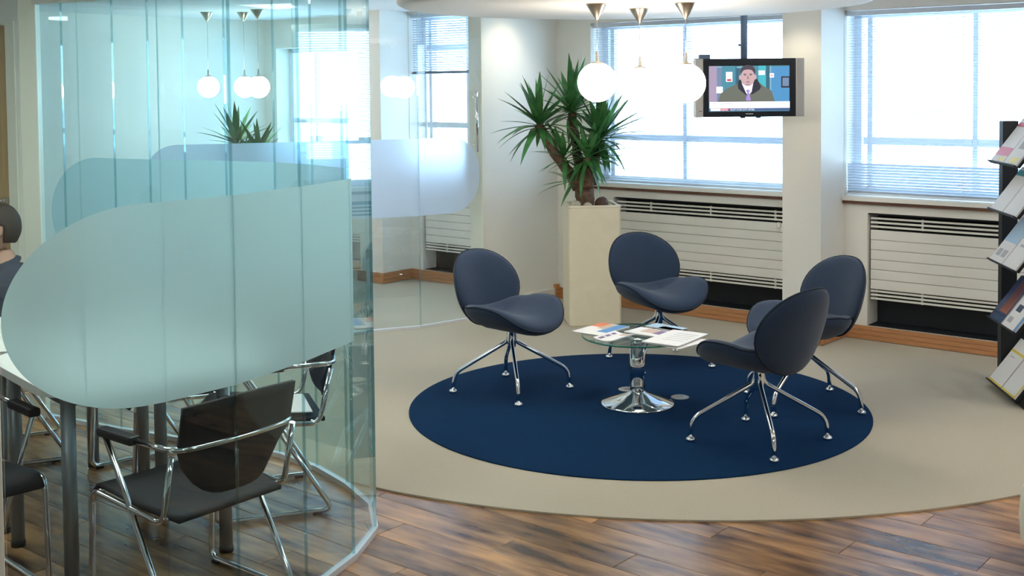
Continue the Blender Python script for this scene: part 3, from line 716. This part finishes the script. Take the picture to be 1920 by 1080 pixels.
for n_, c_ in dict(e_teal=(.055, .20, .27), e_teal_dark=(.03, .10, .15), e_pale=(.16, .33, .42), e_cyan=(.05, .36, .42), e_wall=(.13, .19, .30), e_blue=(.06, .22, .42), e_white=(.85, .88, .97), e_coat=(.11, .12, .10), e_collar=(.02, .02, .035), e_face=(.44, .30, .31), e_face_shade=(.24, .15, .16), e_hair=(.055, .045, .06), e_shirt=(.80, .80, .93), e_tie=(.30, .20, .50), e_red=(.50, .06, .09), e_ticker=(.05, .09, .20), e_lav=(.55, .52, .72), e_mauve=(.30, .24, .34)).items(): em(n_, c_)
scr = []
def R_(x0, y0, x1, y1, m): scr.append(([(x0, y0), (x1, y0), (x1, y1), (x0, y1)], m))
def E_(cx, cy, rx, ry, m, n=22, e=1.): scr.append(([(cx+rx*math.cos(2*PI*k/n), cy+ry*math.sin(2*PI*k/n)) for k in range(n)], m))
def P2(pts, m): scr.append((pts, m))
R_(1329, 124, 1480, 208, 'e_teal'); R_(1329, 124, 1344, 190, 'e_mauve'); R_(1344, 124, 1353, 190, 'e_wall'); R_(1379, 124, 1387, 190, 'e_teal_dark'); R_(1422, 124, 1436, 190, 'e_cyan'); R_(1436, 124, 1443, 190, 'e_teal_dark'); R_(1443, 124, 1446, 190, 'e_pale'); R_(1446, 126, 1480, 190, 'e_blue')
R_(1361, 135, 1373, 153, 'e_white'); R_(1363, 148, 1371, 152, 'e_red'); R_(1343, 162, 1355, 174, 'e_white'); R_(1422, 133, 1434, 141, 'e_white'); R_(1443, 138, 1451, 146, 'e_white'); R_(1445, 141.2, 1449, 143, 'e_red')
R_(1464.5, 144, 1480, 165, 'e_collar'); R_(1467, 146.5, 1479, 162, 'e_wall'); R_(1343, 124.5, 1354, 127, 'e_pale'); R_(1381, 125, 1392, 128, 'e_pale')
P2([(1346, 190), (1350, 176), (1362, 166), (1382, 157), (1388, 152), (1420, 152), (1432, 162), (1446, 170), (1453, 190)], 'e_coat')
P2([(1383, 158), (1386, 147), (1391, 150), (1402, 180), (1396, 176), (1384, 166)], 'e_collar'); P2([(1412, 150), (1418, 146), (1427, 163), (1424, 168), (1412, 176), (1407, 176)], 'e_collar')
P2([(1390, 155), (1396, 160), (1406, 161), (1412, 156), (1409, 172), (1404, 177), (1399, 175)], 'e_shirt'); P2([(1398, 170), (1402, 167), (1406, 170), (1404, 173), (1408, 188), (1398, 188), (1401, 174)], 'e_tie')
E_(1402, 134, 14.6, 11.5, 'e_hair'); E_(1387.2, 145.5, 2, 4.5, 'e_face'); E_(1416.2, 145, 2, 4.5, 'e_face'); E_(1401.8, 145.5, 13.4, 16, 'e_face', 26); P2([(1390, 130.5), (1402, 127.5), (1414, 130.5), (1415.5, 137), (1412, 132.5), (1402, 130.6), (1392, 132.5), (1388, 137)], 'e_hair')
for ex in (1396.5, 1407.5): R_(ex-3, 138.6, ex+3, 139.8, 'e_hair'); E_(ex, 141.2, 2, .9, 'e_hair', 10)
P2([(1401, 142), (1402.6, 142), (1404, 148.5), (1400.3, 148.5)], 'e_face_shade'); E_(1402, 153.6, 4, 1.3, 'e_face_shade', 12); E_(1402, 158.5, 4.5, .9, 'e_face_shade', 12)
R_(1330, 190, 1480.5, 202, 'e_white'); [R_(1335+dx, 192, 1335+dx+w_, 194.2, 'e_lav') for dx, w_ in ((0, 8), (15, 3), (20, 17))]; R_(1330, 202, 1480.5, 207, 'e_ticker'); R_(1332, 202.6, 1350.5, 206.6, 'e_white'); R_(1350.5, 202.6, 1366, 206.6, 'e_red')
sm = MB(); names = sorted({m for _, m in scr})
for i, (pp, m) in enumerate(scr):
    y = -.0012-.00006*i; sm.add([(ux(a), y, uz(b)) for a, b in pp], [list(range(len(pp)))[::-1]], names.index(m))
so_ = sm.build('screen', names, tv, fix=False)
def text(body, x, z, size, m, parent, y, name='lettering'):
    cu = bpy.data.curves.new(name, 'FONT'); cu.body = body; cu.size = size; cu.extrude = 0; cu.align_x = 'LEFT'
    t = bpy.data.objects.new(name, cu); C.objects.link(t); dg = bpy.context.evaluated_depsgraph_get(); me = bpy.data.meshes.new_from_object(t.evaluated_get(dg)); bpy.data.objects.remove(t)
    me.materials.clear(); me.materials.append(M[m]); return link(name, me, parent, Matrix.Translation((x, y, z)) @ Matrix.Rotation(PI/2, 4, 'X'))
text('NEWS', ux(1351.6), uz(206.3), .0155, 'e_white', so_, -.0055); text('PLOT STOP CITY AFTER', ux(1369), uz(206.2), .0145, 'e_white', so_, -.0055)
MB().bevbox((ux(1398), -.002, uz(213.4)), (ux(1412), .0005, uz(211.6)), .0004).build('badge', 'silver', tv)

# ================================================================ BROCHURE RACK
LAT = Vector((-.10, -.995, 0)).normalized(); OUT = Vector((.995, -.10, 0)).normalized()   # along the rack / from its front edge to its back
F0 = Vector((2.715, 6.72, 0)); RW = .47
rk = empty('brochure_rack', F0+LAT*RW/2+OUT*.12, 0, 'black brochure stand with five sloping shelves by the window', 'rack'); RO = Vector(rk.location)
def rp(u, o, z): return F0+LAT*u+OUT*o+Vector((0, 0, z))-RO
def rbox(mb, u0, u1, o0, o1, z0, z1):
    vs = [rp(u, o, z) for z in (z0, z1) for u, o in ((u0, o0), (u1, o0), (u1, o1), (u0, o1))]
    return mb.add(vs, [(0, 3, 2, 1), (4, 5, 6, 7), (0, 1, 5, 4), (1, 2, 6, 5), (2, 3, 7, 6), (3, 0, 4, 7)])
for u0 in (-.075, RW+.01): rbox(MB(), u0, u0+.065, .065, .15, CARZ, 1.52).build('post', 'black', rk)
rbox(MB(), -.08, RW+.08, .03, .46, CARZ, .035).build('base', 'black', rk)
SL = Vector((OUT.x*.60, OUT.y*.60, .80)).normalized(); SN = LAT.cross(SL); SN = -SN if SN.x > 0 else SN
levels = [1.292, 1.022, .735, .405, .045]; SLEN = .30
for z in levels:
    a = rp(0, 0, z); sh = MB(); t = SN*-.012
    q = [a, a+LAT*RW, a+LAT*RW+SL*SLEN, a+SL*SLEN]; sh.add([p for p in q]+[p+t for p in q], [(0, 1, 2, 3), (7, 6, 5, 4), (0, 4, 5, 1), (1, 5, 6, 2), (2, 6, 7, 3), (3, 7, 4, 0)])
    e = [a, a+LAT*RW, a+LAT*RW+SN*.022, a+SN*.022]; b_ = -SL*.008
    sh.add([p for p in e]+[p+b_ for p in e], [(0, 1, 2, 3), (7, 6, 5, 4), (0, 4, 5, 1), (1, 5, 6, 2), (2, 6, 7, 3), (3, 7, 4, 0)]); sh.build('shelf', 'black', rk)
br = [[('white brochure with red and yellow blocks on the top shelf', [(.0, .15, 1, .34, 'print_red'), (.0, .82, 1, .92, 'print_red'), (.5, .03, .9, .12, 'print_yellow')]), ('white brochure with dark photo and yellow corner on the top shelf', [(.25, .35, .75, .62, 'print_grey'), (.3, .03, .9, .16, 'print_yellow'), (.1, .7, .9, .8, 'print_purple')])],
      [('plain white booklet with teal header on the second shelf down', [(.0, .80, 1, .92, 'print_teal')]), ('plain white booklet with a purple header on the second shelf down', [(.0, .84, 1, .94, 'print_purple')])],
      [('pale blue brochure with small photos on the middle shelf', [(0, .45, 1, 1, 'print_sky'), (.15, .12, .45, .28, 'print_grey'), (.55, .12, .85, .28, 'print_grey')]), ('white brochure with a pink band on the middle shelf', [(0, .62, 1, .8, 'print_red'), (.2, .45, .7, .5, 'print_grey')])],
      [('blue brochure with an orange streak on the fourth shelf down', [(0, 0, 1, 1, 'print_navy'), (.0, .0, 1, .16, 'print_blue'), (.35, .2, .9, .96, 'print_orange')]), ('white brochure with dark thumbnails on the fourth shelf down', [(.1, .1, .4, .22, 'print_grey'), (.15, .35, .5, .5, 'print_navy'), (.15, .62, .5, .76, 'print_navy'), (.86, 0, 1, 1, 'print_blue')])],
      [('white form with yellow border on the lowest shelf', [(0, 0, 1, .04, 'print_yellow'), (0, .7, 1, .75, 'print_yellow'), (.2, .60, .5, .62, 'print_grey')]), ('white form with yellow side stripe on the lowest shelf', [(.93, 0, 1, 1, 'print_yellow'), (0, 0, 1, .04, 'print_yellow'), (0, .7, 1, .75, 'print_yellow')])]]
for z, pair in zip(levels, br):
    for k, (lab, pat) in enumerate(pair):
        P = RO+rp(.012+k*.232, 0, z)+SN*.002+SL*.002
        leaflet('brochure', lab, 'brochure', P, LAT, SL, .215, .292, .009, pat, 'brochures on the rack')

# ================================================================ MEETING ROOM FURNITURE
def make_table(c, rz, label, size=.76):
    r = empty('meeting_table', (*c, 0), rz, label, 'table', 'white meeting tables'); h = size/2; R = .16
    pts = []
    for cx, cy, a0 in ((h-R, -h+R, -90), (h-R, h-R, 0), (-h+R, h-R, 90), (-h+R, -h+R, 180)):
        pts += [(cx+R*math.cos(math.radians(a0+k*9)), cy+R*math.sin(math.radians(a0+k*9))) for k in range(11)]
    MB().poly(pts, .705, .735).build('tabletop', 'table_white', r)
    q = MB(); e = h-.09
    for a, b in ((-e, -e), (e, -e), (e, e), (-e, e)): pass
    for lo, hi in (((-e, -e-.012, .66), (e, -e+.012, .704)), ((-e, e-.012, .66), (e, e+.012, .704)), ((-e-.012, -e, .66), (-e+.012, e, .704)), ((e-.012, -e, .66), (e+.012, e, .704))): q.box(lo, hi)
    q.build('apron', 'grey_leg', r)
    for a in (-1, 1):
        for b in (-1, 1):
            l = MB().tube([(a*e, b*e, .022), (a*e, b*e, .704)], .025, 18).build('leg', 'grey_leg', r); MB().lathe([(.027, 0), (.027, .022), (.02, .024)], 16, (a*e, b*e, 0)).build('foot', 'black_plastic', l)
    return r
A45 = math.radians(45)
make_table((-1.505, 4.46), math.radians(40), 'white meeting table behind the frosted glass, one rounded corner showing')
make_table((-1.995, 5.045), math.radians(40), 'white meeting table pushed against the corner one, hidden by frosted glass')
def make_armchair():
    r = empty('armchair'); y = .245; rt = .0105
    for sg in (-1, 1):
        Y = sg*y
        pts = fillet([(.13, Y, .605), (-.235, Y, .0125), (.235, Y, .0125), (.215, Y, .405), (-.185, Y, .375), (-.235, Y, .60)], .045, 7)
        MB().tube(pts, rt, 10).build('side_frame', 'chrome', r)
        MB().bevbox((-.045, Y-.021, .602), (.155, Y+.021, .632), .009).build('armrest', 'black_plastic', r)
        for x in (-.17, .2): MB().bevbox((x-.018, Y-.013, 0), (x+.018, Y+.013, .012), .002).build('floor_glide', 'black_plastic', r)
    pts = fillet([(-.04, -y, .618), (-.25, -y, .618), (-.275, -.1, .618), (-.275, .1, .618), (-.25, y, .618), (-.04, y, .618)], .07, 8); MB().tube(pts, rt, 10).build('back_rail', 'chrome', r)
    MB().tube([(.19, -y, .40), (.19, y, .40)], .008, 8).build('cross_bar', 'chrome', r); MB().tube([(-.16, -y, .378), (-.16, y, .378)], .008, 8).build('cross_bar', 'chrome', r)
    def sheet(fn, t, nu=12, nv=12):
        mb = MB(); top = [[Vector(fn(i/nu, j/nv)) for j in range(nv+1)] for i in range(nu+1)]
        def nn(i, j): a = top[min(i+1, nu)][j]-top[max(i-1, 0)][j]; b = top[i][min(j+1, nv)]-top[i][max(j-1, 0)]; return a.cross(b).normalized()
        vs = [top[i][j]+nn(i, j)*t/2 for i in range(nu+1) for j in range(nv+1)]+[top[i][j]-nn(i, j)*t/2 for i in range(nu+1) for j in range(nv+1)]
        K = (nu+1)*(nv+1); I = lambda i, j: i*(nv+1)+j; fs = []
        for i in range(nu):
            for j in range(nv): fs += [(I(i, j), I(i+1, j), I(i+1, j+1), I(i, j+1)), (K+I(i, j+1), K+I(i+1, j+1), K+I(i+1, j), K+I(i, j))]
        for i in range(nu): fs += [(I(i, 0), K+I(i, 0), K+I(i+1, 0), I(i+1, 0)), (I(i+1, nv), K+I(i+1, nv), K+I(i, nv), I(i, nv))]
        for j in range(nv): fs += [(I(0, j+1), K+I(0, j+1), K+I(0, j), I(0, j)), (I(nu, j), K+I(nu, j), K+I(nu, j+1), I(nu, j+1))]
        mb.add(vs, fs, 0, True); return mb
    def seat(u, v):
        x = .245-.46*u; yy = (v-.5)*.46*(1-.10*max(0, u-.6)/.4); z = .425-.045*u-.018*math.cos((v-.5)*PI)*math.sin(u*PI)
        if u < .12: z -= (.12-u)**2*3.2
        return (x, yy, z)
    def back(u, v):
        z = .43+.325*u; w = .45*(.80+.20*min(1, u/.45)) ; yy = (v-.5)*w
        if u > .9: yy *= 1-.0*(u-.9)
        return (-.205-.065*u-.035*math.cos((v-.5)*PI), yy, z+.012*math.cos((v-.5)*PI)+.11*abs(2*v-1)**3.5*(1-u)**2)
    sheet(seat, .014).build('seat', 'black_fabric', r); sheet(back, .014).build('backrest', 'black_fabric', r)
    return r
arm = make_armchair()
AC = [((-1.102, 3.998), 141, 'black armchair with its back against the faceted glass, chrome rail behind'),
      ((-1.055, 4.98), 199, 'black armchair near the nose of the glass room with papers on its seat'),
      ((-1.612, 5.36), 220, 'black armchair across the white table, partly hidden by frosted glass'),
      ((-1.965, 4.06), -45, 'black armchair beside the cream door post of the glass room'),
      ((-2.16, 5.66), 250, 'black armchair by the far glass wall of the meeting room')]
for i, ((x, y), a, lab) in enumerate(AC):
    o = arm if i == 0 else copy_tree(arm); o.location = (x, y, 0); o.rotation_euler = (0, 0, math.radians(a)); tag(o, lab, 'chair', 'black meeting room armchairs')
leaflet('paper', 'white sheets lying on the black armchair seat inside the glass room', 'paper', (-1.13, 5.075, .4215), (.3, -.95, 0), (.95, .3, -.06), .30, .215, .004, [], None, .0)
# rotate the last armchair's sitter: see person below

# ================================================================ PERSON (seated in the meeting room)
def person(loc, rz, label):
    r = empty('person', loc, rz, label, 'person')
    # +x is where the person faces; the seat is at z = .44
    def skin(name, verts, edges, rads, m, parent, root=0, lvl=2):
        me = bpy.data.meshes.new(name); me.from_pydata(verts, edges, []); o = link(name, me, parent); me.materials.append(M[m])
        sk = o.modifiers.new('skin', 'SKIN'); sk.use_smooth_shade = True
        for i, q in enumerate(me.skin_vertices[0].data): q.radius = (rads[i] if isinstance(rads[i], tuple) else (rads[i], rads[i])); q.use_root = (i == root)
        sb = o.modifiers.new('sub', 'SUBSURF'); sb.levels = lvl; sb.render_levels = lvl; return o
    V = [(0, 0, .585), (-.02, 0, .68), (-.03, 0, .84), (-.01, 0, .93), (.02, 0, 1.02), (.04, 0, 1.08)]; Rr = [(.15, .12), (.14, .11), (.155, .115), (.12, .09), (.055, .055), (.055, .06)]; E = [(i, i+1) for i in range(5)]
    def chain(start, pts, rs):
        k = start
        for p, q in zip(pts, rs): V.append(p); Rr.append(q); E.append((k, len(V)-1)); k = len(V)-1
        return k
    for s in (-1, 1):
        chain(0, [(.06, s*.10, .552), (.28, s*.11, .572), (.42, s*.11, .555), (.43, s*.11, .28), (.40, s*.11, .09), (.50, s*.12, .045)], [.085, .075, .06, .055, .042, .038])
        k = chain(3, [(-.01, s*.15, .905), (.03, s*.165, .79), (.10, s*.145, .705), (.24, s*.125, .70), (.32, s*.11, .692), (.36, s*.10, .688)], [.048, .042, .038, .034, .027, .028])
        for j, (dy, L) in enumerate(((-.03, .075), (-.01, .09), (.01, .085), (.03, .07))):
            chain(k, [(.375, s*.10+dy, .692), (.375+L*.5, s*.10+dy*1.1, .686), (.375+L, s*.10+dy*1.1, .664)], [.009, .0088, .0075])
        chain(k-1, [(.34, s*.10-s*.04, .688), (.375, s*.10-s*.058, .680)], [.010, .008])
    body = skin('body', V, E, Rr, 'skin', r)
    # head, joined visually to the neck
    bm = bmesh.new(); bmesh.ops.create_uvsphere(bm, u_segments=32, v_segments=24, radius=1)
    for q in bm.verts:
        d = q.co.copy(); x, y, z = d.x*.096, d.y*.074, d.z*.118
        if d.z < -.2: x = x*(1+.12*d.z)+.012*(-d.z); y *= 1+.25*d.z
        if d.x > .75 and abs(d.y) < .28 and -.35 < d.z < .1: x += .022*(1-abs(d.y)/.28)*(1-abs(d.z+.18)/.3 if abs(d.z+.18) < .3 else 0)
        if d.x > .6 and .0 < d.z < .22 and .2 < abs(d.y) < .6: x -= .008
        q.co = Vector((x+.055, y, z+1.185))
    for s in (-1, 1):
        e = bmesh.ops.create_uvsphere(bm, u_segments=12, v_segments=8, radius=1)['verts']
        for q in e: q.co = Vector((q.co.x*.018+.045, s*.076+q.co.y*.009, q.co.z*.031+1.185))
    me = bpy.data.meshes.new('head'); bm.to_mesh(me); bm.free(); me.materials.append(M['skin']); me.polygons.foreach_set('use_smooth', [True]*len(me.polygons)); hd_ = link('head', me, r)
    mm = MB()
    for s in (-1, 1): mm.lathe([(.001, -.011), (.009, -.006), (.011, 0), (.009, .006), (.001, .011)], 12, (.139, s*.031, 1.196))
    mm.build('eye', 'paper', hd_); MB().tube([(.142, -.024, 1.122), (.152, 0, 1.120), (.142, .024, 1.122)], .005, 8).build('mouth', 'print_red', hd_)
    bm = bmesh.new(); bmesh.ops.create_uvsphere(bm, u_segments=32, v_segments=24, radius=1)
    dele = [q for q in bm.verts if q.co.z < -.62 or (q.co.x > .35 and q.co.z < .35) or (abs(q.co.y) > .75 and q.co.x > -.1 and q.co.z < .1)]
    bmesh.ops.delete(bm, geom=dele, context='VERTS')
    for q in bm.verts: d = q.co; k = 1+.03*math.sin(9*d.y+4*d.z); q.co = Vector((d.x*.108*k+.045, d.y*.086*k, d.z*.128*k+1.192))
    me = bpy.data.meshes.new('hair'); bm.to_mesh(me); bm.free(); me.materials.append(M['hair']); me.polygons.foreach_set('use_smooth', [True]*len(me.polygons)); ho = link('hair', me, r); so2 = ho.modifiers.new('thick', 'SOLIDIFY'); so2.thickness = .012
    V2 = [(0, 0, .60), (-.02, 0, .68), (-.03, 0, .84), (-.01, 0, .935), (.012, 0, .99), (.026, 0, 1.035)]; R2 = [(.18, .15), (.175, .145), (.19, .15), (.165, .13), (.105, .10), (.072, .075)]; E2 = [(i, i+1) for i in range(5)]
    for s in (-1, 1):
        b = len(V2); V2 += [(-.01, s*.15, .905), (.03, s*.165, .79), (.10, s*.145, .705), (.24, s*.125, .70), (.30, s*.115, .694)]; R2 += [.085, .068, .058, .048, .040]; E2 += [(3, b)]+[(b+i, b+i+1) for i in range(4)]
    skin('shirt', V2, E2, R2, 'shirt', r)
    V3 = [(0, 0, .575)]; R3 = [(.155, .13)]; E3 = []
    for s in (-1, 1):
        b = len(V3); V3 += [(.06, s*.10, .552), (.28, s*.11, .572), (.42, s*.11, .555), (.43, s*.11, .28), (.40, s*.11, .10)]; R3 += [.097, .088, .074, .068, .06]; E3 += [(0, b)]+[(b+i, b+i+1) for i in range(4)]
    skin('trousers', V3, E3, R3, 'trousers', r)
    return r
o5 = [q for q in bpy.data.objects if q.get('label', '').startswith('black armchair by the far')][0]
o5.location = (-2.42, 5.67, 0); o5.rotation_euler = (0, 0, math.radians(205)); o5['label'] = 'black armchair carrying the dark-haired person in the meeting room'
pp = person((-2.415, 5.665, .0), math.radians(205), 'dark-haired person seated behind the frosted glass, facing away from the lounge')

pp.scale = (.92, .92, .92)

# ================================================================ CREAM POUF AT THE RIGHT EDGE
pf = empty('pouf', (2.078, 4.06, 0), 0, 'cream rounded pouf at the edge of the wood floor', 'pouf')
MB().lathe([(.002, .03), (.21, .03), (.27, .06), (.30, .13), (.305, .20), (.30, .28), (.27, .36), (.22, .40), (.002, .415)], 56).build('cushion', 'pouf', pf)
MB().lathe([(.002, 0), (.2, 0), (.2, .032), (.002, .032)], 32).build('base', 'black_plastic', pf)

# ================================================================ BUILDING ACROSS THE STREET
bd = empty('facing_building', W(-5.5, 21, -9), TH, 'pale office building across the street, washed out by daylight', 'building')
MB().box((-26, 0, 0), (26, 8, 20)).build('wall', 'facade', bd)
wd = MB(); wd.box((-.75, -.04, 0), (.75, .02, 1.7)); wdd = wd.data('window', 'facade_glass')
fd = MB()
for lo, hi in (((-.8, -.09, -.05), (.8, .0, 0)), ((-.8, -.09, 1.7), (.8, 0, 1.76)), ((-.8, -.09, 0), (-.75, 0, 1.7)), ((.75, -.09, 0), (.8, 0, 1.7)), ((-.02, -.07, 0), (.02, 0, 1.7))): fd.box(lo, hi)
fdd = fd.data('frame', 'facade')
for i in range(-8, 9):
    for zz in (5.2, 8.6, 12.0, 15.4):
        o = link('window', wdd, bd, Matrix.Translation((i*2.6, 0, zz))); link('frame', fdd, o)
